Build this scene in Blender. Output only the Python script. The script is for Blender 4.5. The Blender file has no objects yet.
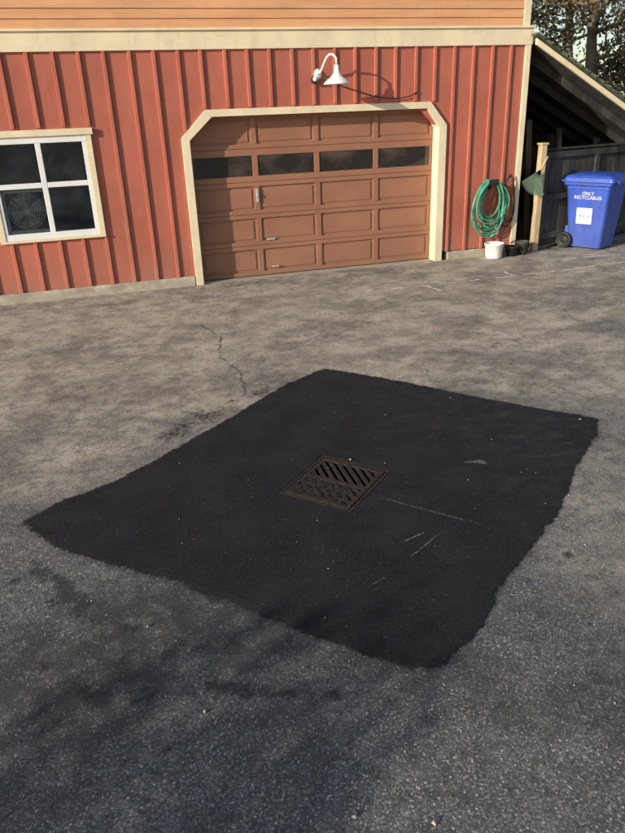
import bpy, bmesh, math, random
import numpy as np
from mathutils import Vector, Matrix
random.seed(7); rng=np.random.default_rng(7)
D=bpy.data; S=bpy.context.scene; COL=bpy.context.collection
S.view_settings.view_transform='Standard'; S.view_settings.look='None'; S.view_settings.exposure=0
# ------------------------------------------------------------ node helper
class NT:
    def __init__(s,name):
        s.m=D.materials.new(name); s.m.use_nodes=True; s.t=s.m.node_tree
        s.t.nodes.clear(); s.o=s.n('OutputMaterial'); s.b=s.n('BsdfPrincipled')
        s.l(s.b.outputs[0],s.o.inputs[0])
        g=s.n('NewGeometry'); s.pos=g.outputs['Position']
    def n(s,t): return s.t.nodes.new('ShaderNode'+t)
    def l(s,a,b): s.t.links.new(a,b)
    def set(s,inp,v):
        if hasattr(v,'is_linked') or hasattr(v,'links'): s.l(v,inp)
        else:
            if isinstance(v,(tuple,list)) and len(v)==3 and inp.type=='RGBA': v=(*v,1)
            inp.default_value=v
    def scale(s,sc,vec=None):
        m=s.n('Mapping'); s.l(vec or s.pos,m.inputs[0]); m.inputs['Scale'].default_value=sc if isinstance(sc,tuple) else (sc,)*3; return m.outputs[0]
    def noise(s,sc,det=4,rough=.55,vec=None,dist=0):
        n=s.n('TexNoise'); s.l(s.scale(sc,vec),n.inputs['Vector']); n.inputs['Scale'].default_value=1; n.inputs['Detail'].default_value=det; n.inputs['Roughness'].default_value=rough; n.inputs['Distortion'].default_value=dist; return n.outputs['Fac']
    def ramp(s,f,a,b,c0=0.,c1=1.):
        n=s.n('MapRange'); n.interpolation_type='SMOOTHSTEP'; s.set(n.inputs[0],f)
        for i,v in zip((1,2,3,4),(a,b,c0,c1)): n.inputs[i].default_value=v
        return n.outputs[0]
    def math(s,op,a,b=0.5):
        n=s.n('Math'); n.operation=op; s.set(n.inputs[0],a); s.set(n.inputs[1],b); return n.outputs[0]
    def mix(s,f,a,b,mode='MIX'):
        n=s.n('Mix'); n.data_type='RGBA'; n.blend_type=mode
        s.set(n.inputs[0],f); s.set(n.inputs[6],a); s.set(n.inputs[7],b); return n.outputs[2]
    def attr(s,name):
        n=s.n('Attribute'); n.attribute_name=name; return n
    def bump(s,h,st=.3,dist=.01,prev=None):
        n=s.n('Bump'); n.inputs['Strength'].default_value=st; n.inputs['Distance'].default_value=dist; s.l(h,n.inputs['Height'])
        if prev: s.l(prev,n.inputs['Normal'])
        return n.outputs[0]
    def fin(s,col,rough=.6,nor=None,**k):
        s.set(s.b.inputs['Base Color'],col); s.set(s.b.inputs['Roughness'],rough)
        if nor: s.l(nor,s.b.inputs['Normal'])
        for a,v in k.items(): s.set(s.b.inputs[a.replace('_',' ')],v)
        return s.m
def mul(c,k): return tuple(x*k for x in c)
def paint(name,c,rough=.6,var=.18,sc=(3,3,3),grain=(60,60,4),gb=.25,dirt=0,dirtcol=(.12,.09,.06),spec=.35,metal=0):
    t=NT(name)
    a=t.ramp(t.noise(sc,4,.6),.3,.7)
    col=t.mix(a,mul(c,1-var),mul(c,1+var))
    g=t.noise(grain,3,.65)
    col=t.mix(t.ramp(g,.55,.8,0,.35),col,mul(c,.62))
    if dirt:
        d=t.ramp(t.noise((6,6,2),5,.7),.48,.72,0,dirt); col=t.mix(d,col,dirtcol)
        sx=t.n('SeparateXYZ'); t.l(t.pos,sx.inputs[0])
        lo=t.math('MULTIPLY',t.ramp(sx.outputs[2],.75,.1),t.ramp(t.noise((4,4,3),4,.7),.35,.65,.1,dirt*1.5))
        col=t.mix(lo,col,dirtcol)
    return t.fin(col,t.ramp(g,.3,.7,rough-.08,rough+.1),t.bump(g,gb,.004),Specular_IOR_Level=spec,Metallic=metal)
# ------------------------------------------------------------ mesh helper
def link(ob,parent=None):
    COL.objects.link(ob)
    if parent: ob.parent=parent
    return ob
def empty(name,loc=(0,0,0)):
    e=D.objects.new(name,None); e.empty_display_size=.2; e.location=loc; COL.objects.link(e); return e
def mesh(name,v,f,mat,parent=None,smooth=False):
    me=D.meshes.new(name); me.from_pydata([tuple(p) for p in v],[],f); me.update()
    if mat: me.materials.append(mat)
    if smooth: me.shade_smooth()
    return link(D.objects.new(name,me),parent)
def boxes(name,lst,mat,parent=None,bev=.004,mt=None):
    v=[];f=[]
    for (x0,y0,z0,x1,y1,z1) in lst:
        b=len(v); v+=[(x0,y0,z0),(x1,y0,z0),(x1,y1,z0),(x0,y1,z0),(x0,y0,z1),(x1,y0,z1),(x1,y1,z1),(x0,y1,z1)]
        f+=[tuple(b+i for i in q) for q in ((0,3,2,1),(4,5,6,7),(0,1,5,4),(1,2,6,5),(2,3,7,6),(3,0,4,7))]
    if mt is not None: v=[mt@Vector(p) for p in v]
    o=mesh(name,v,f,mat,parent)
    if bev: m=o.modifiers.new('b','BEVEL'); m.width=bev; m.segments=2
    return o
def prism(name,poly,y0,y1,mat,parent=None,bev=0):
    n=len(poly); v=[(x,y0,z) for x,z in poly]+[(x,y1,z) for x,z in poly]
    f=[tuple(range(n)),tuple(range(2*n-1,n-1,-1))]+[(i,i+n,(i+1)%n+n,(i+1)%n) for i in range(n)]
    o=mesh(name,v,f,mat,parent)
    bm=bmesh.new(); bm.from_mesh(o.data); bmesh.ops.recalc_face_normals(bm,faces=bm.faces); bm.to_mesh(o.data); bm.free()
    if bev: m=o.modifiers.new('b','BEVEL'); m.width=bev; m.segments=2
    return o
def lathe(name,prof,mat,parent=None,seg=40,mt=None):
    v=[];f=[]
    for r,z in prof:
        for i in range(seg):
            a=2*math.pi*i/seg; v.append(Vector((r*math.cos(a),r*math.sin(a),z)))
    for j in range(len(prof)-1):
        for i in range(seg):
            k=(i+1)%seg; f.append((j*seg+i,j*seg+k,(j+1)*seg+k,(j+1)*seg+i))
    if mt is not None: v=[mt@p for p in v]
    return mesh(name,v,f,mat,parent,True)
def tube(name,pts,rad,mat,parent=None,seg=10,closed=False):
    pts=[Vector(p) for p in pts]; n=len(pts); v=[];f=[]
    up=Vector((0.02,1,.03)).normalized()
    for i,p in enumerate(pts):
        a=pts[(i-1)%n] if (closed or i) else p; b=pts[(i+1)%n] if (closed or i<n-1) else p
        t=(b-a).normalized(); s=t.cross(up)
        if s.length<1e-3: s=t.cross(Vector((1,0,0)))
        s.normalize(); w=s.cross(t).normalized(); r=rad[i] if isinstance(rad,(list,tuple)) else rad
        for k in range(seg):
            c=2*math.pi*k/seg; v.append(p+s*r*math.cos(c)+w*r*math.sin(c))
    m=n if closed else n-1
    for i in range(m):
        for k in range(seg):
            j=(i+1)%n; f.append((i*seg+k,i*seg+(k+1)%seg,j*seg+(k+1)%seg,j*seg+k))
    if not closed: f+=[tuple(range(seg-1,-1,-1)),tuple((n-1)*seg+k for k in range(seg))]
    return mesh(name,v,f,mat,parent,True)
def textob(name,body,size,mat,parent,mt):
    cu=D.curves.new(name,'FONT'); cu.body=body; cu.size=size; cu.align_x='CENTER'; cu.extrude=.0008; cu.space_line=.85
    o=D.objects.new(name,cu); COL.objects.link(o); bpy.context.view_layer.update()
    me=D.meshes.new_from_object(o.evaluated_get(bpy.context.evaluated_depsgraph_get())); D.objects.remove(o)
    me.transform(mt); me.materials.clear(); me.materials.append(mat)
    return link(D.objects.new(name,me),parent)
# ------------------------------------------------------------ materials
RED=(.44,.130,.085)
M_red=paint('red_siding_paint',RED,.65,.14,(1.2,1.2,.8),(45,45,2.5),.4,dirt=.38,dirtcol=(.36,.175,.12))
M_bat=paint('red_batten_paint',mul(RED,1.1),.6,.16,(5,5,1),(60,60,3),.35,dirt=.38,dirtcol=(.40,.21,.15))
M_cream=paint('cream_trim_paint',(.80,.68,.47),.55,.08,(2,2,2),(5,40,40),.15,dirt=.32,dirtcol=(.50,.40,.27))
M_lap=paint('orange_lap_siding_paint',(.68,.35,.175),.6,.12,(1,1,6),(3,50,50),.3,dirt=.3,dirtcol=(.45,.27,.16))
M_door=paint('brown_door_paint',(.33,.152,.092),.5,.10,(1.5,1.5,2),(4,40,60),.12,dirt=.35,dirtcol=(.25,.145,.10))
M_white=paint('white_vinyl',(.80,.80,.78),.4,.04,(3,3,3),(20,20,20),.05,dirt=.15,dirtcol=(.5,.47,.4))
M_lampw=paint('white_enamel',(.82,.81,.78),.35,.04,(6,6,6),(20,20,20),.04,dirt=.12,dirtcol=(.5,.45,.36))
M_conc=paint('concrete',(.52,.46,.36),.85,.25,(4,4,8),(60,60,60),.7,dirt=.5,dirtcol=(.27,.22,.17))
M_dark=paint('dark_interior',(.03,.025,.02),.9,.3)
M_black=paint('black_plastic',(.025,.025,.025),.5,.2)
M_metal=paint('galvanised_metal',(.6,.58,.55),.4,.1,metal=.5)
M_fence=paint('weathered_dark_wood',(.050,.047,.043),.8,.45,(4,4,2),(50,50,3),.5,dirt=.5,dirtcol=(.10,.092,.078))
M_post=paint('tan_wood',(.50,.38,.23),.75,.2,(5,5,2),(60,60,3),.4,dirt=.3,dirtcol=(.2,.15,.1))
M_roof=paint('mossy_shingle',(.11,.12,.08),.9,.5,(7,7,7),(50,50,50),.6)
M_blue=paint('blue_hdpe_plastic',(.030,.080,.42),.42,.14,(4,4,4),(90,90,90),.15,dirt=.3,dirtcol=(.12,.15,.30),spec=.5)
M_label=paint('white_label',(.75,.76,.8),.5,.05)
M_hose=paint('green_hose_vinyl',(.07,.31,.20),.45,.25,(9,9,9),(90,90,90),.05,spec=.45)
M_rake=paint('green_grey_plastic',(.16,.23,.15),.6,.2)
M_junk=paint('faded_brown_wood',(.16,.11,.07),.8,.4,(3,3,3),(40,40,3),.4)
t=NT('rusty_cast_iron'); a=t.noise(35,6,.7); c=t.mix(t.ramp(a,.35,.65),(.020,.016,.014),(.056,.038,.030)); c=t.mix(t.ramp(t.noise(140,3),.5,.7,0,.7),c,(.018,.016,.015))
M_rust=t.fin(c,.8,t.bump(t.noise(220,4),.5,.003),Specular_IOR_Level=.3)
t=NT('pit_mud'); M_mud=t.fin(t.mix(t.ramp(t.noise(30,5),.4,.6),(.016,.014,.013),(.055,.043,.035)),.95,t.bump(t.noise(60,5),.8,.02),Specular_IOR_Level=.2)
t=NT('window_glass'); tr=t.n('BsdfTransparent'); gl=t.n('BsdfGlossy'); gl.inputs['Roughness'].default_value=.03; gl.inputs[0].default_value=(.9,.92,.95,1)
lw=t.n('Fresnel'); lw.inputs[0].default_value=1.9; mx=t.n('MixShader'); tr.inputs[0].default_value=(.85,.88,.9,1)
t.l(t.math('ADD',lw.outputs[0],t.ramp(t.noise(3,4),.4,.7,.04,.16)),mx.inputs[0]); t.l(tr.outputs[0],mx.inputs[1]); t.l(gl.outputs[0],mx.inputs[2]); t.l(mx.outputs[0],t.o.inputs[0]); M_glass=t.m
t=NT('door_glass'); c=t.mix(t.ramp(t.noise((2,2,3),4),.4,.65),(.02,.016,.014),(.085,.060,.048)); M_dglass=t.fin(c,.10,None,Specular_IOR_Level=.7)
# ------------------------------------------------------------ patch outline (world metres)
PP=[(.48,-3.96),(.98,-4.49),(1.41,-5.07),(1.72,-5.43),(1.97,-5.71),(1.80,-5.91),(1.50,-6.15),(1.26,-6.37),(1.05,-6.57),(.82,-6.76),(.58,-6.95),(.38,-7.09),(.19,-7.24),(-.05,-7.42),(-.19,-7.51),(-.27,-7.48),(-.42,-7.34),(-.66,-7.10),(-.89,-6.83),(-1.14,-6.56),(-1.47,-6.28),(-1.73,-6.03),(-1.92,-5.72),(-1.75,-5.58),(-1.38,-5.43),(-.96,-5.09),(-.44,-4.65),(.09,-4.18)]
def jag(poly,step=.012):
    out=[];s=0
    r1=np.random.default_rng(5).normal(0,1,4000)
    def n1d(q):
        i=int(q);f=q-i;f=f*f*(3-2*f);return r1[i%4000]*(1-f)+r1[(i+1)%4000]*f
    for i in range(len(poly)):
        a=np.array(poly[i]);b=np.array(poly[(i+1)%len(poly)]);L=np.linalg.norm(b-a);n=max(1,int(L/step));nn=np.array([b[1]-a[1],a[0]-b[0]])/L
        right=1. if (a[0]>.0 and a[1]<-5.6) else .55
        for k in range(n):
            p=a+(b-a)*k/n; q=s+L*k/n
            d=n1d(q*3.1)*.007*right+n1d(q*9+50)*.007*right+n1d(q*31+200)*.0045+n1d(q*70+900)*.0025
            out.append(tuple(p+nn*d))
        s+=L
    return out
J=jag(PP)
GC=np.array([-.085,-5.91]); ga=math.radians(-47); GU=np.array([math.cos(ga),math.sin(ga)]); GV=np.array([math.sin(ga),-math.cos(ga)])
GSU,GSV=.50,.56
def G2(u,v): return tuple(GC+GU*u+GV*v)
# ------------------------------------------------------------ ground
gx=np.concatenate([[-400,-150,-60,-30,-15,-9,-6,-5,-4.4],np.arange(-4,9.001,.03),[9.5,10.5,12,15,20,30,60,150,400]])
gy=np.concatenate([[-400,-150,-60,-30,-18,-13,-11,-10,-9.5],np.arange(-9.2,1.0,.03),[1.5,3,5,9,15,30,60,150,400]])
X,Y=np.meshgrid(gx,gy); nx,ny=len(gx),len(gy)
def vnoise(x,y,sc,seed):
    r=np.random.default_rng(seed).random((256,256)); u=x*sc+1000.3;v=y*sc+1000.7
    i=np.floor(u).astype(int);j=np.floor(v).astype(int);fu=u-i;fv=v-j;fu=fu*fu*(3-2*fu);fv=fv*fv*(3-2*fv)
    g=lambda a,b:r[a%256,b%256]
    return (g(i,j)*(1-fu)+g(i+1,j)*fu)*(1-fv)+(g(i,j+1)*(1-fu)+g(i+1,j+1)*fu)*fv
def fbm(x,y,sc,seed,o=4):
    s=0;a=1;w=0
    for k in range(o): s=s+a*vnoise(x,y,sc*2**k,seed+k);w+=a;a*=.55
    return s/w
def segd(x,y,a,b):
    ax,ay=a;bx,by=b;dx,dy=bx-ax,by-ay;t=np.clip(((x-ax)*dx+(y-ay)*dy)/(dx*dx+dy*dy),0,1)
    return np.hypot(x-ax-t*dx,y-ay-t*dy)
def ss(a,b,x): t=np.clip((x-a)/(b-a),0,1); return t*t*(3-2*t)
W1=(fbm(X,Y,1.6,11)-.5);W2=(fbm(X,Y,1.6,31)-.5)
pd=np.full(X.shape,1e9)
for i in range(len(PP)): pd=np.minimum(pd,segd(X+W1*.12,Y+W2*.12,PP[i],PP[(i+1)%len(PP)]))
halo=np.exp(-pd/.05)*(.30+.75*fbm(X,Y,3,5))
halo=np.maximum(halo,.55*np.exp(-(segd(X,Y,(-1.0,-4.80),(.0,-4.05))/.22)**2)*np.clip((fbm(X,Y,7,55)-.42)*4,0,1))
n1=fbm(X,Y,.7,77); n2=fbm(X,Y,1.3,177)
dust_sun=ss(-6.3,-3.9,Y+(n1-.5)*2.2)*.90  # dust, plus the sunlit middle painted lighter than the shaded foreground
dust_sun+=.35*np.exp(-((Y+1.1+(n1-.5)*.8)/.8)**2)
dust_sun+=1.1*np.exp(-(segd(X+W1*1.2,Y+W2*1.2,(2.7,-3.0),(3.3,-4.6))/.20)**2)*(.4+fbm(X,Y,4,9))
dust_sun+=.7*np.exp(-(segd(X+W1,Y+W2,(1.4,-3.3),(4.6,-1.2))/.3)**2)*(.3+fbm(X,Y,3,19))
dust_sun+=.65*ss(.2,1.3,X)*ss(-4.8,-7.5,Y)
dust_sun-=.38*ss(.46,.60,fbm(X*.8,Y*1.4,.9,321,6))*ss(-5.5,-3.5,Y)
dust_sun*=.45+1.05*fbm(X,Y,2.6,99,6)
dust_sun=np.clip(dust_sun,0,1)
oil_shade=ss(.40,.66,fbm(X,Y,1.1,404,6))*ss(1.1,-.4,X+(n2-.5)*2)*ss(-5.9,-6.9,Y+(n1-.5)*1.5)  # shade over the lower-left foreground painted in, mixed with oil mottling
oil_shade=np.maximum(oil_shade,.6*ss(.5,.7,fbm(X,Y,1.7,505,6))*ss(-5.,-6.,Y))
oil_shade=np.maximum(oil_shade,.40*ss(.50,.64,fbm(X,Y*1.5,2.1,606,6))*ss(-5.6,-4.6,Y))
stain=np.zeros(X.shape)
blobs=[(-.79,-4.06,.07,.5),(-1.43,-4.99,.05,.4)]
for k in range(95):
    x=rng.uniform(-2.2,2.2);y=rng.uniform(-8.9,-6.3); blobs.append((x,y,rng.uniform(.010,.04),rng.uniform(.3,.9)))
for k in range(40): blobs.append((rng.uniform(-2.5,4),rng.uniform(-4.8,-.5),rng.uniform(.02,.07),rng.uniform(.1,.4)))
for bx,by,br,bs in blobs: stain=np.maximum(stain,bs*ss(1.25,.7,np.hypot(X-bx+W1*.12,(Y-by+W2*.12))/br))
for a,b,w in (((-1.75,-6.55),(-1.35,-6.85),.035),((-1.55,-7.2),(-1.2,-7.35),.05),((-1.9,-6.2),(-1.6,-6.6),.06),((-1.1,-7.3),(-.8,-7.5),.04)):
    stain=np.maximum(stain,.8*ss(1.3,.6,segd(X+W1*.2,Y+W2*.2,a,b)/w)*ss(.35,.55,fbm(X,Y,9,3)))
Z=(fbm(X,Y,.5,200)-.5)*.04*np.exp(-np.maximum(0,np.abs(Y+4)-5)/2)*ss(-.2,-1.2,Y)*ss(2.0,3.4,np.hypot(X-.0,Y+5.75))
V=np.stack([X,Y,Z],-1).reshape(-1,3)
idx=np.arange(nx*ny).reshape(ny,nx)
Q=np.stack([idx[:-1,:-1],idx[:-1,1:],idx[1:,1:],idx[1:,:-1]],-1).reshape(-1,4)
cen=V[Q].mean(1)[:,:2]-GC; cu=cen@GU; cv=cen@GV
Q=Q[~((abs(cu)<GSU/2-.02)&(abs(cv)<GSV/2-.02))]
me=D.meshes.new('ground'); me.from_pydata(V.tolist(),[],Q.tolist()); me.shade_smooth()
ca=me.attributes.new('gm','FLOAT_COLOR','POINT')
arr=np.stack([dust_sun,np.clip(halo,0,1),stain,oil_shade],-1).reshape(-1).astype(np.float32); ca.data.foreach_set('color',arr)
t=NT('old_asphalt'); at=t.attr('gm'); sp=t.n('SeparateColor'); t.l(at.outputs['Color'],sp.inputs[0]); dU,hA,sT=sp.outputs; oSh=at.outputs['Alpha']
vn=t.n('TexVoronoi'); t.l(t.scale(135),vn.inputs['Vector']); vn.inputs['Scale'].default_value=1; stones=vn.outputs['Distance']; sv=t.n('SeparateColor'); t.l(vn.outputs['Color'],sv.inputs[0])
fine=t.noise(95,4,.8); mid=t.noise(14,6,.78); big=t.noise(1.9,5,.65)
base=t.mix(t.ramp(mid,.34,.66),(.115,.113,.110),(.30,.288,.265))
base=t.mix(t.ramp(big,.36,.64,.40,0),base,(.115,.112,.108))
base=t.mix(t.ramp(fine,.42,.60,.55,0),base,(.055,.055,.054))
base=t.mix(t.ramp(sv.outputs[0],.6,1.,0,.55),base,(.43,.41,.37))
base=t.mix(t.ramp(sv.outputs[1],.94,.99,0,.8),base,(.60,.57,.50))
base=t.mix(t.ramp(stones,.42,.7,0,.5),base,(.050,.050,.049))
dn=t.math('MULTIPLY',dU,t.ramp(t.noise(9,5,.8),.32,.60,.35,1.2))
dcol=t.mix(t.ramp(t.noise(3,6,.75),.36,.62),(.34,.298,.24),(.68,.60,.475))
dcol=t.mix(t.ramp(fine,.40,.60,.60,0),dcol,(.19,.165,.135))
dcol=t.mix(t.ramp(t.noise(34,4,.8),.50,.62,0,.5),dcol,(.16,.142,.12))
dcol=t.mix(t.ramp(sv.outputs[2],.8,1,0,.5),dcol,(.70,.63,.52))
col=t.mix(t.ramp(dn,.02,.85,0,.96),base,dcol)
col=t.mix(t.math('MULTIPLY',oSh,t.ramp(t.noise(8,5,.75),.32,.58,.25,.9)),col,(.050,.049,.049))
h2=t.math('MULTIPLY',hA,t.ramp(t.noise(28,4,.75),.32,.6,.10,1.3)); col=t.mix(t.ramp(h2,.12,.7,0,.9),col,(.030,.030,.032))
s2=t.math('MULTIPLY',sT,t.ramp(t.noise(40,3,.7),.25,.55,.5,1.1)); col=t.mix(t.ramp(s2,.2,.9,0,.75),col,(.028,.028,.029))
hh=t.math('ADD',t.math('MULTIPLY',stones,-.45),t.math('MULTIPLY',fine,1.1))
nb=t.bump(hh,.42,.006)
M_asph=t.fin(col,.92,nb,Specular_IOR_Level=.15)
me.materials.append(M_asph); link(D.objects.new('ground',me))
# ------------------------------------------------------------ patch
def patchmat(name,feather):
    t=NT(name); n1_=t.noise(3,4,.6); vn=t.n('TexVoronoi'); t.l(t.scale(170),vn.inputs['Vector']); vn.inputs['Scale'].default_value=1
    scx=t.n('SeparateColor'); t.l(vn.outputs['Color'],scx.inputs[0])
    c=t.mix(t.ramp(n1_,.35,.65),(.0145,.0145,.0165),(.022,.022,.025)); c=t.mix(t.ramp(scx.outputs[0],.7,1,0,.6),c,(.042,.042,.046))
    c=t.mix(t.ramp(scx.outputs[1],.996,.999,0,.6),c,(.2,.18,.16))
    sx=t.n('SeparateXYZ'); t.l(t.pos,sx.inputs[0])
    c=t.mix(t.math('MULTIPLY',t.ramp(sx.outputs[0],.1,1.5,0,1.),t.ramp(t.noise((5,9,5),5,.75),.46,.75,0,.6)),c,(.075,.069,.062))
    m=t.fin(c,.9,t.bump(t.math('ADD',t.math('MULTIPLY',vn.outputs['Distance'],-.6),t.noise(70,4,.8)),.55,.007),Specular_IOR_Level=.2)
    if feather:
        at=t.attr('edge'); tr=t.n('BsdfTransparent'); mx=t.n('MixShader')
        t.l(t.ramp(t.math('ADD',at.outputs['Fac'],t.math('MULTIPLY',t.math('SUBTRACT',t.noise(50,5,.85),.5),2.2)),.42,.50),mx.inputs[0])
        t.l(tr.outputs[0],mx.inputs[1]); t.l(t.b.outputs[0],mx.inputs[2]); t.l(mx.outputs[0],t.o.inputs[0])
    return m
M_patch=patchmat('fresh_asphalt',False); M_fea=patchmat('fresh_asphalt_crumbs',True)
bm=bmesh.new()
def loop(pts,z): 
    vs=[bm.verts.new((x,y,z)) for x,y in pts]; return vs,[bm.edges.new((vs[i],vs[(i+1)%len(vs)])) for i in range(len(vs))]
PZ=.006
o1,e1=loop(J,PZ); hw,hv=GSU/2+.004,GSV/2+.004
o2,e2=loop([G2(-hw,-hv),G2(hw,-hv),G2(hw,hv),G2(-hw,hv)],PZ)
bmesh.ops.triangle_fill(bm,edges=e1+e2,use_beauty=True)
Ja=np.array(J); tg=np.roll(Ja,-6,0)-np.roll(Ja,6,0); tg/=np.linalg.norm(tg,axis=1)[:,None]; cc=Ja.mean(0)
on=np.stack([tg[:,1],-tg[:,0]],1)
if ((Ja-cc)*on).sum()<0: on=-on
low=[bm.verts.new((v.co.x,v.co.y,-.03)) for v in o2]
for i in range(4): k=(i+1)%4; bm.faces.new((o2[i],o2[k],low[k],low[i]))
bmesh.ops.recalc_face_normals(bm,faces=bm.faces)
me=D.meshes.new('asphalt_patch'); bm.to_mesh(me); bm.free(); me.materials.append(M_patch); patch=link(D.objects.new('asphalt_patch',me))
A=Ja-on*.004; Bq=Ja+on*.075; n=len(A)
v=[(p[0],p[1],PZ+.0006) for p in A]+[(p[0],p[1],.0035) for p in Bq]
fe=mesh('crumbled_edge',v,[(i,(i+1)%n,n+(i+1)%n,n+i) for i in range(n)],M_fea,patch)
ea=fe.data.attributes.new('edge','FLOAT','POINT'); ea.data.foreach_set('value',np.array([1.15]*n+[-.35]*n,dtype=np.float32))
# ------------------------------------------------------------ storm drain
dr=empty('storm_drain_grate')
mt=Matrix(((GU[0],GV[0],0,GC[0]),(GU[1],GV[1],0,GC[1]),(0,0,1,-.006),(0,0,0,1)))
a,b=GSU/2,GSV/2; fw=.020
boxes('frame',[(-a,-b,-.05,a,-b+fw,.012),(-a,b-fw,-.05,a,b,.012),(-a,-b+fw,-.05,-a+fw,b-fw,.0118),(a-fw,-b+fw,-.05,a,b-fw,.0118)],M_rust,dr,.003,mt)
i0,i1=a-fw-.006,b-fw-.006
bars=[(-i0,-i1,-.03,i0,-i1+.035,.014),(-i0,i1-.035,-.03,i0,i1,.014),(-i0,-.02,-.03,i0,.02,.0142),(-i0,-i1+.035,-.03,-i0+.03,i1-.035,.0138),(i0-.03,-i1+.035,-.03,i0,i1-.035,.0138)]
boxes('grate_rim',bars,M_rust,dr,.003,mt)
v=[];f=[]
def clipbar(c,w,u0,u1,v0,v1):
    P=[(c+v0-w,v0),(c+v0+w,v0),(c+v1+w,v1),(c+v1-w,v1)]
    for (ax,lim,sg) in ((0,u0,1),(0,u1,-1)):
        R=[]
        for i in range(len(P)):
            p,q=P[i],P[(i+1)%len(P)];ip=sg*(p[ax]-lim)>=0;iq=sg*(q[ax]-lim)>=0
            if ip:R.append(p)
            if ip!=iq:
                s=(lim-p[ax])/(q[ax]-p[ax]);R.append((p[0]+s*(q[0]-p[0]),p[1]+s*(q[1]-p[1])))
        P=R
        if len(P)<3:return None
    return P
for (v0,v1) in ((-i1+.034,-.019),(.019,i1-.034)):
    c=-.6
    while c<.6:
        P=clipbar(c,.0160,-i0+.029,i0-.029,v0,v1)
        if P:
            n=len(P);bb=len(v);v+=[mt@Vector((x,y,.0125)) for x,y in P]+[mt@Vector((x,y,-.03)) for x,y in P]
            f+=[tuple(bb+k for k in range(n))]+[(bb+k,bb+(k+1)%n,bb+n+(k+1)%n,bb+n+k) for k in range(n)]
        c+=.066
mesh('diagonal_bars',v,f,M_rust,dr)
boxes('catch_basin',[(-a,-b,-.75,a,b,-.70),(-a-.03,-b,-.7,-a,b,-.05),(a,-b,-.7,a+.03,b,-.05),(-a,-b-.03,-.7,a,-b,-.05),(-a,b,-.7,a,b+.03,-.05)],M_dark,dr,0,mt)
N=30;vv=[];ff=[]
for j in range(N):
    for i in range(N):
        u=-i0+2*i0*i/(N-1); w=-.06+(i1+.06)*j/(N-1); z=-.035+.0465*float(ss(-.05,.03,np.array(w)))+rng.normal(0,.0022)-.007*(u>.15)
        vv.append(mt@Vector((u,w,z)))
for j in range(N-1):
    for i in range(N-1): ff.append((j*N+i,j*N+i+1,(j+1)*N+i+1,(j+1)*N+i))
mesh('silt',vv,ff,M_mud,dr,True)
# ------------------------------------------------------------ worn marks
def wearmat(name,c,thr,sc=60):
    t=NT(name); t.fin(c,.85); tr=t.n('BsdfTransparent'); mx=t.n('MixShader')
    t.l(t.ramp(t.math('MULTIPLY',t.noise(sc,4,.75),t.ramp(t.noise(5,3),.3,.6,.7,1.1)),thr,thr+.14),mx.inputs[0]); t.l(tr.outputs[0],mx.inputs[1]); t.l(t.b.outputs[0],mx.inputs[2]); t.l(mx.outputs[0],t.o.inputs[0]); return t.m
M_chalk=wearmat('worn_white_paint',(.80,.78,.71),.37)
M_scr=wearmat('scrape_dust',(.15,.14,.125),.42,90)
M_crk=wearmat('crack_dark',(.085,.075,.062),.38,40)
def strip(name,pts,w,mat,z,jit=.01,parent=None,step=.03):
    P=[]
    for i in range(len(pts)-1):
        a=np.array(pts[i]);b=np.array(pts[i+1]);n=max(1,int(np.linalg.norm(b-a)/step))
        for k in range(n): P.append(a+(b-a)*k/n)
    P.append(np.array(pts[-1])); P=np.array(P); d=np.gradient(P,axis=0); d/=np.linalg.norm(d,axis=1)[:,None]; nn=np.stack([-d[:,1],d[:,0]],1)
    j=rng.normal(0,jit,len(P)); j=np.convolve(j,[.25,.5,.25],'same'); P=P+nn*j[:,None]; ww=w*rng.uniform(.4,1.2,len(P)); ww[0]*=.2; ww[-1]*=.2
    v=[];f=[]
    for i in range(len(P)):
        zz=z
        if zz is None:
            ii=int(np.argmin(abs(gx-P[i][0])));jj=int(np.argmin(abs(gy-P[i][1]))); zz=Z[jj,ii]+.004
        v+=[(*(P[i]+nn[i]*ww[i]/2),zz),(*(P[i]-nn[i]*ww[i]/2),zz)]
        if i: f.append((2*i-2,2*i-1,2*i+1,2*i))
    return mesh(name,v,f,mat,parent)
ln=empty('worn_paint_line')
for a,b in (((1.9,-1.30),(2.7,-1.42)),((2.85,-1.43),(3.5,-1.42)),((3.7,-1.42),(4.7,-1.37)),((4.8,-1.36),(5.9,-1.3)),((2.7,-1.42),(2.75,-1.75)),((4.0,-1.40),(4.03,-1.1)),((4.9,-.75),(6.3,-.85))): strip('dash',[a,b],.045,M_chalk,None,.006,ln)
ck=empty('pavement_crack')
strip('crack_a',[(-.36,-2.01),(-.22,-2.6),(-.35,-3.2),(-.25,-3.7),(-.32,-4.25)],.012,M_crk,None,.014,ck)
strip('crack_b',[(-.3,-3.4),(-.6,-3.55),(-1.2,-3.5),(-1.9,-3.8)],.008,M_crk,None,.014,ck)
strip('crack_c',[(.9,-7.3),(.72,-7.8),(.85,-8.4)],.008,M_crk,None,.014,ck)
strip('crack_d',[(1.2,-3.6),(2.2,-3.9),(3.6,-3.7),(5.2,-4.1)],.008,M_crk,None,.02,ck)
scr=empty('scrape_marks'); pz=PZ+.0035
strip('scrape_a',[(.07,-6.17),(.30,-6.42),(.51,-6.66)],.012,M_scr,pz,.003,scr)
strip('scrape_b',[(.0,-6.68),(.20,-6.62)],.012,M_scr,pz,.005,scr)
strip('scrape_c',[(.02,-6.80),(.26,-6.66)],.010,M_scr,pz,.005,scr)
strip('scrape_d',[(-.25,-6.95),(-.12,-6.9)],.010,M_scr,pz,.004,scr)
strip('scrape_e',[(.78,-5.95),(.92,-6.05)],.05,M_scr,pz,.02,scr)
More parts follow.
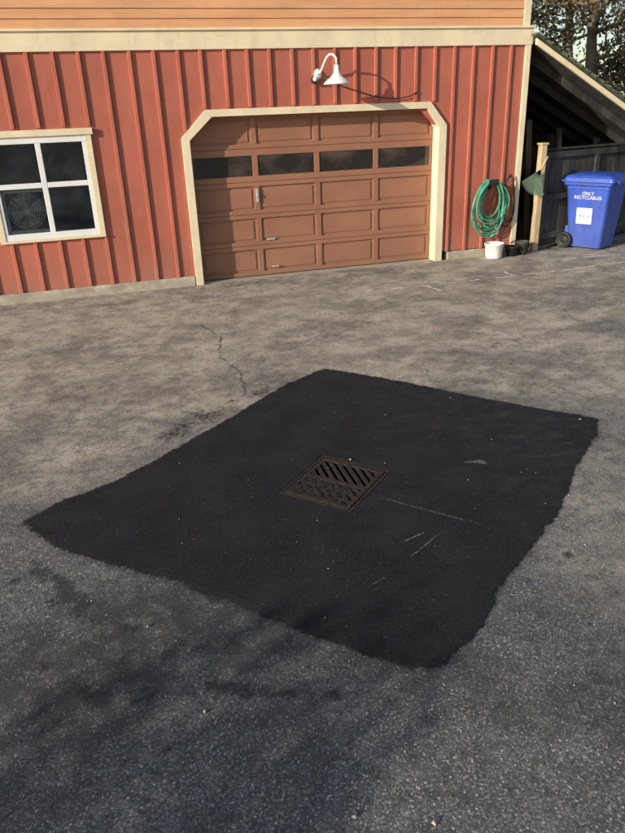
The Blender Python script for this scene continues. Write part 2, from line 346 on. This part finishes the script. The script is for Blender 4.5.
strip('scrape_f',[(.72,-6.05),(.80,-6.12)],.03,M_scr,pz,.012,scr)
# loose grit
v=[];f=[]
def inpoly(x,y):
    c=False
    for i in range(len(PP)):
        x1,y1=PP[i];x2,y2=PP[i-1]
        if (y1>y)!=(y2>y) and x<(x2-x1)*(y-y1)/(y2-y1)+x1: c=not c
    return c
for k in range(1900):
    y=-9+8.8*random.random(); x=random.uniform(-2.8,2.5+(y+9)*.5); ip=inpoly(x,y)
    if ip and random.random()<.82: continue
    r=random.uniform(.002,.006)*(1 if random.random()<.96 else 1.8); z=(PZ if ip else .002)+r*.4; b=len(v)
    for dx,dy,dz in ((1,0,0),(0,1,0),(-1,0,0),(0,-1,0),(0,0,.8),(0,0,-.8)): v.append((x+r*(dx+random.uniform(-.3,.3)),y+r*(dy+random.uniform(-.3,.3)),z+r*dz*random.uniform(.6,1)))
    f+=[tuple(b+i for i in q) for q in ((0,1,4),(1,2,4),(2,3,4),(3,0,4),(1,0,5),(2,1,5),(3,2,5),(0,3,5))]
t=NT('grit_stone'); M_grit=t.fin(t.mix(t.ramp(t.noise(3.7,2),.4,.6),(.16,.14,.11),(.45,.41,.34)),.9); mesh('gravel',v,f,M_grit)
# ------------------------------------------------------------ building
B=empty('red_garage_building')
zb,zt=.13,2.9
boxes('board_siding',[(-9,0,zb,-2.43,.10,zt),(-2.43,0,zb,-1.24,.10,.83),(-2.43,0,1.98,-1.24,.10,zt),(-1.24,0,zb,-.03,.10,zt),(-.03,0,2.15,3.53,.10,zt),(3.53,0,zb,4.80,.10,zt)],M_red,B,0)
prism('siding_corner_a',[(-.03,1.86),(-.03,2.15),(.33,2.15)],0.0,.10,M_red,B); prism('siding_corner_b',[(3.53,1.86),(3.17,2.15),(3.53,2.15)],0.0,.10,M_red,B)
bl=[];x=-1.20-.289*26
while x<4.75:
    z0,z1=zb-.01,zt
    segs=[(z0,z1)]
    if -2.47<x<-1.17: segs=[(z0,.775),(2.075,z1)]
    if -.13<x<3.65:
        if x<.24: s=1.88+max(0,(x+.10))/.34*.33
        elif x>3.40: s=2.21-(x-3.40)/.30*.32
        else: s=2.20
        segs=[(s+.02,z1)]
    xj=x+random.uniform(-.007,.007)
    for s0,s1 in segs: bl.append((xj-.021,-.028,s0,xj+.021,-.0005,s1))
    x+=.289
boxes('battens',bl,M_bat,B,.004)
boxes('foundation',[(-9,-.035,-.1,-.11,.09,.128),(3.72,-.035,-.1,4.86,.09,.118)],M_conc,B,.012)
ox=[(-.10,0.0),(-.10,1.885),(.235,2.205),(3.36,2.205),(3.62,1.90),(3.62,0)]; ix=[(0,0.0),(0,1.85),(.31,2.12),(3.31,2.12),(3.50,1.87),(3.50,0)]
for i in range(5):
    prism('garage_trim_%d'%i,[ox[i],ox[i+1],ix[i+1],ix[i]],-.045,.15,M_cream,B,.003)
dm=empty('garage_door'); dm.parent=B
y0,y1,y2=.155,.180,.20
boxes('door_backing',[(-.02,y1,.015,3.52,y2,2.14)],M_door,dm,0)
SH=.425; rails=[];wins=[];W=3.5/4
for s in range(5):
    z0=.015+s*SH; z1=z0+SH-.005
    rb,rt=(.075,.085) if s==3 else (.055,.055)
    rails+= [(-.02,y0,z0,3.52,y1,z0+rb),(-.02,y0,z1-rt,3.52,y1,z1)]
    for c in range(5):
        xc=c*W; w=.038; rails.append((max(-.02,xc-w),y0+.001,z0+rb,min(3.52,xc+w),y1,z1-rt))
    for c in range(4):
        xa,xb=c*W+.038,(c+1)*W-.038
        if s==3: wins.append((xa,y1-.012,z0+rb,xb,y1-.004,z1-rt))
        else: rails.append((xa+.035,y1-.010,z0+rb+.03,xb-.035,y1-.001,z1-rt-.03))
boxes('rails_and_panels',rails,M_door,dm,.004); boxes('door_windows',wins,M_dglass,dm,0)
boxes('door_hardware',[(.875-.02,y0-.018,1.02,.875+.02,y0-.001,1.20),(.86,y0-.035,1.10,.89,y0-.018,1.13),(.97,y0-.02,.50,1.09,y0-.001,.525),(1.03,y0-.02,.115,1.13,y0-.001,.135)],M_metal,dm,.004)
boxes('bottom_seal',[(-.02,y0-.004,-.0,3.52,y1,.0145)],M_black,dm,0)
boxes('garage_sill',[(-.0,.0,-.1,3.5,.154,.006)],M_conc,B,0)
boxes('band_board',[(-9,-.035,2.88,4.90,.10,3.085)],M_cream,B,.005)
boxes('band_cap',[(-9,-.060,3.085,4.92,.10,3.112)],M_cream,B,.004)
boxes('corner_board',[(4.80,-.030,.12,4.885,.0,2.878),(4.8005,.0,.12,4.89,.10,2.877)],M_cream,B,.004)
boxes('upper_corner_board',[(4.74,-.022,3.113,4.845,.10,6)],M_cream,B,.004)
v=[];f=[];z=3.113
while z<5.9:
    b=len(v); h=.105; v+=[(-9,-.016,z),(4.74,-.016,z),(4.74,.0,z+h+.01),(-9,.0,z+h+.01),(-9,.01,z),(4.74,.01,z)]; f+=[(b,b+1,b+2,b+3),(b+4,b+5,b+1,b)]; z+=h
mesh('lap_siding',v,f,M_lap,B)
boxes('upper_wall_core',[(-9,.02,3.113,4.84,.12,6)],M_lap,B,0)
boxes('side_wall',[(4.78,.101,0,4.86,8,6),(-9,.12,0,-8.9,8,6),(-9,8,0,4.86,8.1,6)],M_red,B,0)
prism('main_roof',[(-9.4,5.95),(5.3,5.95),(5.3,6.1),(-9.4,6.1)],-.2,8.5,M_roof,B)
boxes('room',[(-3.2,1.9,.3,-.6,1.95,2.6),(-3.2,.12,.3,-3.15,1.9,2.6),(-.65,.12,.3,-.6,1.9,2.6),(-3.2,.12,.28,-.6,1.95,.3),(-3.2,.12,2.6,-.6,1.95,2.62)],paint('room_wall',(.26,.25,.24),.9,.5),B,0)
Wn=empty('window'); Wn.parent=B
xl,xr,zl,zh=-2.40,-1.27,.86,1.95
boxes('casing',[(xl-.07,-.040,zl-.075,xl,.05,zh+.03),(xr,-.040,zl-.075,xr+.075,.05,zh+.03),(xl-.07,-.050,zl-.105,xr+.075,.05,zl-.0755)],M_cream,Wn,.004)
boxes('head_trim',[(xl-.10,-.055,zh+.031,xr+.10,.05,zh+.105)],M_cream,Wn,.004)
xm=-1.83; zm=1.425
fr=[(xl,-.030,zl-.075,xr,.04,zl-.0),(xl,-.030,zh-.045,xr,.04,zh+.03),(xl,-.029,zl,xl+.04,.04,zh-.045),(xr-.045,-.029,zl,xr,.04,zh-.045),(xm-.032,-.027,zl,xm+.032,.04,zh-.045),(xl+.04,-.025,zm-.03,xm-.032,.04,zm+.03),(xm+.032,-.025,zm-.03,xr-.045,.04,zm+.03)]
boxes('vinyl_frame',fr,M_white,Wn,.005)
mesh('glass',[(xl,.012,zl-.02),(xr,.012,zl-.02),(xr,.012,zh),(xl,.012,zh)],[(0,1,2,3)],M_glass,Wn)
fan=empty('window_fan')
fc=Vector((-2.10,.085,1.12))
for r in (.06,.09,.12,.15,.18,.21):
    tube('guard_ring',[fc+Vector((r*math.cos(a),-.04+.02*(r/.21),r*math.sin(a))) for a in np.linspace(0,2*math.pi,41)[:-1]],.006,M_lampw,fan,6,True)
for k in range(10):
    a=k*math.pi/5; tube('guard_spoke',[fc+Vector((.04*math.cos(a),-.045,.04*math.sin(a))),fc+Vector((.22*math.cos(a),-.02,.22*math.sin(a)))],.005,M_lampw,fan,6)
lathe('hub',[(.001,-.03),(.045,-.03),(.045,.05),(.001,.05)],M_lampw,fan,24,Matrix.Translation(fc)@Matrix.Rotation(math.pi/2,4,'X'))
for k in range(4):
    a=k*math.pi/2+.4; ca_,sa=math.cos(a),math.sin(a)
    P=[(.04,-.03,0),(.18,-.08,0),(.19,.07,.04),(.05,.03,.03)]
    mesh('blade',[fc+Vector((p[0]*ca_-p[1]*sa,p[2]+.01,p[0]*sa+p[1]*ca_)) for p in P],[(0,1,2,3)],M_lampw,fan)
boxes('housing',[(fc.x-.25,.06,fc.z-.26,fc.x+.25,.18,fc.z-.225),(fc.x-.25,.06,fc.z+.225,fc.x+.25,.18,fc.z+.26),(fc.x-.26,.06,fc.z-.26,fc.x-.23,.18,fc.z+.26),(fc.x+.23,.06,fc.z-.26,fc.x+.26,.18,fc.z+.26)],M_lampw,fan,.005)
# ------------------------------------------------------------ gooseneck lamp
L=empty('gooseneck_wall_lamp')
bx=1.74; lathe('wall_plate',[(.001,.03),(.05,.03),(.062,.015),(.065,0)],M_lampw,L,28,Matrix.Translation((bx,-.002,2.58))@Matrix.Rotation(math.pi/2,4,'X'))
sx_,sy_=1.88,-.38
tube('arm',[(bx,-.03,2.58),(bx+.02,-.09,2.60),(bx+.04,-.16,2.68),(bx+.06,-.22,2.75),(bx+.08,-.28,2.785),(bx+.11,-.34,2.78),(sx_-.005,-.375,2.74),(sx_,sy_,2.66)],.014,M_lampw,L,12)
lathe('shade',[(.03,.20),(.035,.14),(.045,.11),(.06,.085),(.085,.06),(.12,.035),(.15,.012),(.165,-.005),(.168,-.018),(.162,-.018),(.155,-.002),(.11,.03),(.05,.075),(.001,.09)],M_lampw,L,40,Matrix.Translation((sx_,sy_,2.46)))
lathe('bulb',[(.001,-.03),(.02,-.025),(.032,-.005),(.03,.02),(.015,.05),(.012,.07)],M_label,L,20,Matrix.Translation((sx_,sy_,2.48)))
boxes('sensor_box',[(bx-.085,-.07,2.47,bx-.02,-.001,2.55)],M_black,L,.008); lathe('sensor_eye',[(.001,.035),(.022,.028),(.03,.01),(.03,0)],M_lampw,L,20,Matrix.Translation((bx-.05,-.07,2.52))@Matrix.Rotation(math.pi/2,4,'X'))
tube('dark_curve',[(1.80,-.035,2.53),(1.95,-.036,2.47),(2.10,-.038,2.42),(2.30,-.038,2.36),(2.50,-.038,2.30),(2.70,-.037,2.265),(2.90,-.036,2.26),(3.05,-.036,2.28),(3.15,-.036,2.33)],.0065,M_black,L,8)  # thin dark tube curving along the wall, right of the lamp
# ------------------------------------------------------------ hose
H=empty('garden_hose'); pts=[]; hc=(4.33,.70); nl=13
for k in range(nl):
    rw=random.uniform(.15,.29); rh=random.uniform(.27,.44); ox_=random.uniform(-.03,.03); dz=.44-rh+random.uniform(-.015,.01)
    ph=random.uniform(-1,1)
    for i in range(28):
        a=math.pi/2+2*math.pi*i/28
        pts.append((hc[0]+ox_+rw*math.cos(a)*(1-.22*math.sin(a))+.015*math.sin(3*a+ph),-.075-.010*k-.015*math.sin(a*2+ph),hc[1]+dz+rh*math.sin(a)))
P=[Vector(p) for p in pts]
for _ in range(4): P=[P[0]]+[(P[i-1]+P[i]*2+P[i+1])/4 for i in range(1,len(P)-1)]+[P[-1]]
P+=[P[-1]+Vector(d) for d in ((.05,-.03,-.03),(.10,-.04,-.15),(.13,-.04,-.35),(.10,-.05,-.6),(.02,-.06,-.75),(-.08,-.05,-.80))]
tube('coils',P,.0100,M_hose,H,8)
boxes('hanger',[(4.25,-.20,1.06,4.41,-.001,1.085),(4.25,-.215,1.085,4.41,-.20,1.14),(4.26,-.02,.98,4.40,-.0011,1.059)],M_black,H,.005)
tube('bib',[(4.18,-.001,.45),(4.18,-.08,.45),(4.18,-.10,.41)],.014,M_metal,H,10)
cb=empty('black_cable_coil')
tube('loop',[(4.68+.11*math.cos(a)-.02*math.sin(a*2),-.06-.01*math.sin(a),.80+.38*math.sin(a)) for a in np.linspace(0,2*math.pi,41)[:-1]],.009,M_black,cb,8,True)
tube('loop_b',[(4.69+.09*math.cos(a),-.07+.01*math.sin(a),.82+.33*math.sin(a)) for a in np.linspace(0,2*math.pi,41)[:-1]],.008,M_black,cb,8,True)
bk=empty('white_bucket'); c=Matrix.Translation((4.40,-.22,.0)); lathe('pail',[(.001,.006),(.115,.006),(.118,.02),(.14,.20),(.148,.205),(.148,.225),(.138,.225),(.112,.03),(.001,.025)],M_lampw,bk,36,c)
tube('bail',[(4.40+.148*math.cos(a),-.22-.06*math.sin(a),.205-.14*math.sin(a)) for a in np.linspace(0,math.pi,20)],.003,M_metal,bk,6)
def pot(x,y,r,h,m=M_black):
    e=empty('plant_pot'); lathe('pot',[(.001,.004),(r*.75,.004),(r*.95,h*.85),(r*1.05,h*.86),(r*1.05,h),(r*.93,h),(r*.9,h*.8),(.001,h*.78)],m,e,30,Matrix.Translation((x,y,0))); return e
pot(4.72,-.20,.10,.15); pot(4.93,-.16,.095,.20,M_fence)
# ------------------------------------------------------------ lean-to
T=empty('lean_to_shed')
def rz(x): return 2.94-(x-4.87)*.545
def slab(name,x0,x1,ya,yb,za,zc,mat): return prism(name,[(x0,rz(x0)+za),(x1,rz(x1)+za),(x1,rz(x1)+zc),(x0,rz(x0)+zc)],ya,yb,mat,T,.003)
slab('fascia',4.895,8.2,-.14,-.10,-.05,.025,M_cream)
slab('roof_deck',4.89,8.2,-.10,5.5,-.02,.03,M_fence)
for k in range(26):
    x=4.86+k*.13; xx=x+.125
    prism('shingle_course',[(x,rz(x)+.05),(xx+.03,rz(xx)+.033),(xx+.03,rz(xx)+.075),(x,rz(x)+.072)],-.19,5.6,M_roof,T)
for k in range(9): 
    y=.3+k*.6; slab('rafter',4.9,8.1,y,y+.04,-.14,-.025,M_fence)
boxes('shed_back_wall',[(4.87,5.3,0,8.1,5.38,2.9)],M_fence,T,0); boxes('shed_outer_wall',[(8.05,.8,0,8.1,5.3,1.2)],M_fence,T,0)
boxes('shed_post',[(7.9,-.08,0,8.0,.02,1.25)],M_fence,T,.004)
SH_=empty('storage_shelf')
boxes('shelf_frame',[(5.3,2.5,.9,7.2,3.2,.94),(5.3,2.5,1.5,6.6,3.2,1.54),(5.3,2.5,0,5.36,3.2,2.2),(7.1,2.5,0,7.2,3.2,1.6)],M_junk,SH_,.01)
boxes('stored_boxes',[(5.6,2.6,1.55,6.1,3.1,1.85),(6.3,2.6,.95,6.9,3.0,1.38),(5.5,2.6,.95,5.9,3.0,1.3)],M_junk,SH_,.02)
LB=empty('leaning_lumber')
for k,(x,h,a) in enumerate(((6.05,1.75,.05),(6.2,1.62,-.04),(6.75,1.58,.08),(5.62,1.9,-.03))):
    boxes('board',[(-.05,0,0,.05,.03,h)],M_junk if k%2 else M_fence,LB,.003,Matrix.Translation((x,.78,0))@Matrix.Rotation(a,4,'Y')@Matrix.Rotation(-.06,4,'X'))
# ------------------------------------------------------------ fence
F=empty('wooden_fence'); fa=math.radians(12); fm=Matrix.Translation((5.33,.06,0))@Matrix.Rotation(fa,4,'Z')
sl=[];x=0
while x<2.9:
    h=1.46+random.uniform(-.012,.006); yy=random.uniform(0,.006); sl.append((x,yy,.06,x+.135,.022+yy,h)); x+=.142
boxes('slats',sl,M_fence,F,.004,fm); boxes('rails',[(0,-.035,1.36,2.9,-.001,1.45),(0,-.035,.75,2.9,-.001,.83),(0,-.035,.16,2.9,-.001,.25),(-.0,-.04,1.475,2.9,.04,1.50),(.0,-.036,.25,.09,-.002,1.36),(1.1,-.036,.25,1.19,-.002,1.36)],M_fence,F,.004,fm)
boxes('post',[(5.20,-.04,0,5.295,.06,1.56)],M_post,F,.006)
boxes('post_cap',[(5.185,-.055,1.561,5.31,.075,1.59)],M_post,F,.006)
# rake
K=empty('leaf_rake'); K0=Vector((5.17,-.10,1.22))
for k in range(15):
    a=math.radians(-152+k*5.2); d=Vector((math.cos(a),0,math.sin(a))); s=Vector((-d.z,0,d.x))
    v=[K0+s*.004,K0-s*.004,K0+d*.34-s*.012,K0+d*.34+s*.012,K0+d*.37+Vector((0,-.03,0))-s*.010,K0+d*.37+Vector((0,-.03,0))+s*.010]
    mesh('tine',v,[(0,1,2,3),(3,2,4,5)],M_rake,K)
mesh('web',[K0+Vector((0,.004,0))]+[K0+Vector((.22*math.cos(math.radians(-152+k*5.2)),.004,.22*math.sin(math.radians(-152+k*5.2)))) for k in range(15)],[(0,i,i+1) for i in range(1,15)],M_rake,K)
tube('handle',[K0+Vector((.0,0,0)),K0+Vector((.10,-.01,.18))],.013,M_post,K,8)
# ------------------------------------------------------------ recycling bin
RB=empty('recycling_bin'); ba=math.radians(26)
bmx=Matrix.Translation((6.17,-.13,0))@Matrix.Rotation(ba-math.pi/2,4,'Z')
def rrect(hx,hy,r,z,cx=0,n=5):
    out=[]
    for sx2,sy2,a0 in ((1,1,0),(-1,1,90),(-1,-1,180),(1,-1,270)):
        for k in range(n):
            a=math.radians(a0+90*k/(n-1)); out.append(Vector((cx+sx2*(hx-r)+r*math.cos(a),sy2*(hy-r)+r*math.sin(a),z)))
    return out
def loft(name,rings,mat,parent,cap=True,mt=None):
    n=len(rings[0]);v=[p for r in rings for p in r];f=[]
    for j in range(len(rings)-1):
        for i in range(n): k=(i+1)%n; f.append((j*n+i,j*n+k,(j+1)*n+k,(j+1)*n+i))
    if cap: f+=[tuple(range(n-1,-1,-1)),tuple((len(rings)-1)*n+i for i in range(n))]
    if mt is not None: v=[mt@p for p in v]
    o=mesh(name,v,f,mat,parent); m=o.modifiers.new('b','BEVEL'); m.width=.006; m.segments=2; m.limit_method='ANGLE'
    return o
loft('body',[rrect(.26,.23,.05,.03,.02),rrect(.27,.24,.05,.10,.02),rrect(.345,.29,.05,.90,.01),rrect(.35,.295,.05,.905,.01),rrect(.35,.295,.05,.95,.01)],M_blue,RB,True,bmx)
loft('rim',[rrect(.375,.315,.05,.955,.01),rrect(.385,.325,.05,.965,.01),rrect(.385,.325,.05,1.0,.01)],M_blue,RB,True,bmx)
loft('lid',[rrect(.40,.335,.05,1.003,.02),rrect(.405,.34,.05,1.012,.02),rrect(.395,.33,.05,1.065,.02),rrect(.36,.30,.06,1.10,.01),rrect(.26,.22,.06,1.125,.0)],M_blue,RB,True,bmx)
loft('lid_lip',[rrect(.02,.20,.015,.985,.435),rrect(.03,.22,.015,1.03,.425)],M_blue,RB,True,bmx)
tube('handle_bar',[bmx@Vector(p) for p in ((-.36,-.26,1.0),(-.45,-.26,1.03),(-.46,-.24,1.04),(-.46,.24,1.04),(-.45,.26,1.03),(-.36,.26,1.0))],.016,M_blue,RB,10)
boxes('wheel_well',[(-.33,-.22,.12,-.20,.22,.34)],M_blue,RB,.02,bmx)
for sy3 in (-1,1):
    wm=bmx@Matrix.Translation((-.28,sy3*.295,.125))@Matrix.Rotation(math.pi/2,4,'X')
    lathe('wheel',[(.001,-.02),(.03,-.022),(.035,-.010),(.085,-.010),(.092,-.026),(.115,-.028),(.125,-.018),(.125,.018),(.115,.028),(.092,.026),(.085,.010),(.035,.010),(.03,.022),(.001,.02)],M_black,RB,32,wm)
tube('axle',[bmx@Vector((-.28,-.27,.125)),bmx@Vector((-.28,.27,.125))],.012,M_metal,RB,10)
tilt=math.atan2(.05,.8)
def sidem(x,z):
    hy=.24+(z-.10)/.8*.05+.002
    return bmx@Matrix.Translation((x,-hy-.004,z))@Matrix.Rotation(math.pi/2+tilt,4,'X')
textob('lettering','ONLY\nRECYCLABLES',.070,M_label,RB,sidem(.03,.82))
mesh('sticker',[sidem(0,.50)@Vector(p) for p in ((-.13,-.11,0),(.12,-.11,0),(.12,.13,0),(-.13,.13,0))],[(0,1,2,3)],M_label,RB)
textob('sticker_print','===\n# # #\n= = =',.07,M_blue,RB,sidem(-.005,.55)@Matrix.Translation((0,0,.003)))
# ------------------------------------------------------------ trees
t=NT('leaf'); M_leaf=t.fin(t.mix(t.ramp(t.noise(1.3,4),.35,.65),(.05,.06,.022),(.24,.17,.085)),.7)
M_bark=paint('bark',(.15,.115,.085),.9,.3)
def tree(x,y,h,seed,rad=2.6,n=5200,lo=.22,ls=1.,tr=1.):
    r=np.random.default_rng(seed); e=empty('tree')
    tube('trunk',[(x,y,0),(x+.1*tr,y,h*.3),(x-.05*tr,y+.1*tr,h*.6),(x,y,h*.9)],[.24*tr,.19*tr,.12*tr,.03*tr],M_bark,e,10)
    cl=[]
    for k in range(18):
        a=r.uniform(0,6.28); z=h*r.uniform(lo,.85); L=rad*(1.1-.7*z/h)*r.uniform(.6,1.1); p=Vector((x,y,z)); q=p+Vector((math.cos(a)*L,math.sin(a)*L,L*r.uniform(.1,.5)))
        tube('limb',[p,(p+q)/2+Vector((0,0,-.05)),q],[.06*tr,.04*tr,.012*tr],M_bark,e,6)
        for s in (.5,.75,1.): cl.append((p+(q-p)*s,r.uniform(.3,.75)*tr**.5))
    cl.append((Vector((x,y,h*.95)),.7*tr)); v=[];f=[]
    for i in range(n):
        c,R=cl[r.integers(len(cl))]; d=r.normal(0,1,3); d=d/np.linalg.norm(d)*R*r.uniform(.3,1)**.6; p=np.array(c)+d*np.array([1,1,.7]); s=r.uniform(.04,.09)*ls
        u=r.normal(0,1,3);u/=np.linalg.norm(u);w=np.cross(u,r.normal(0,1,3));w/=np.linalg.norm(w);b=len(v)
        v+=[tuple(p-u*s),tuple(p+w*s*.5),tuple(p+u*s),tuple(p-w*s*.5)];f.append((b,b+1,b+2,b+3))
    mesh('leaves',v,f,M_leaf,e)
for i,(x,y,h) in enumerate(((9.5,10,8),(12.5,12,9),(15.5,14,8.5),(12,8,6.5),(17,9,8),(10.5,15,10),(20,14,9),(14.5,19,11))): tree(x,y,h,50+i)
tree(-9,-11.2,2.9,91,1.25,2200,.3,.9,.4)  # unseen small tree, added to shade the lower-left foreground
# ------------------------------------------------------------ light
el=math.radians(17); az=math.radians(23)
dirv=Vector((math.cos(az)*math.cos(el),math.sin(az)*math.cos(el),-math.sin(el)))
sl_=D.lights.new('sun','SUN'); sl_.energy=5; sl_.angle=math.radians(.5); sl_.color=(1,.92,.79)
so=D.objects.new('sun',sl_); so.rotation_euler=dirv.to_track_quat('-Z','Y').to_euler(); so.location=(-20,-10,10); COL.objects.link(so)
w=D.worlds.new('World'); S.world=w; w.use_nodes=True; nt=w.node_tree; bg=nt.nodes['Background']; sk=nt.nodes.new('ShaderNodeTexSky'); sk.sky_type='NISHITA'; sk.sun_disc=False
sk.sun_elevation=el; sk.sun_rotation=math.atan2(-dirv.x,-dirv.y); bg.inputs[1].default_value=.15; nt.links.new(sk.outputs[0],bg.inputs[0])
# ------------------------------------------------------------ camera
yaw,pitch,roll=.2825,.4182,-.0394
f_=Vector((math.sin(yaw)*math.cos(pitch),math.cos(yaw)*math.cos(pitch),-math.sin(pitch))); r_=Vector((math.cos(yaw),-math.sin(yaw),0)); u_=r_.cross(f_)
c,s=math.cos(roll),math.sin(roll); r2=c*r_+s*u_; u2=-s*r_+c*u_
cam=D.cameras.new('camera'); cam.sensor_fit='VERTICAL'; cam.sensor_height=24; cam.lens=684.6/833*24; cam.clip_end=1000; cam.clip_start=.05
co=D.objects.new('camera',cam); co.matrix_world=Matrix(((r2.x,u2.x,-f_.x,-1.2589),(r2.y,u2.y,-f_.y,-9.4908),(r2.z,u2.z,-f_.z,2.1314),(0,0,0,1))); COL.objects.link(co); S.camera=co
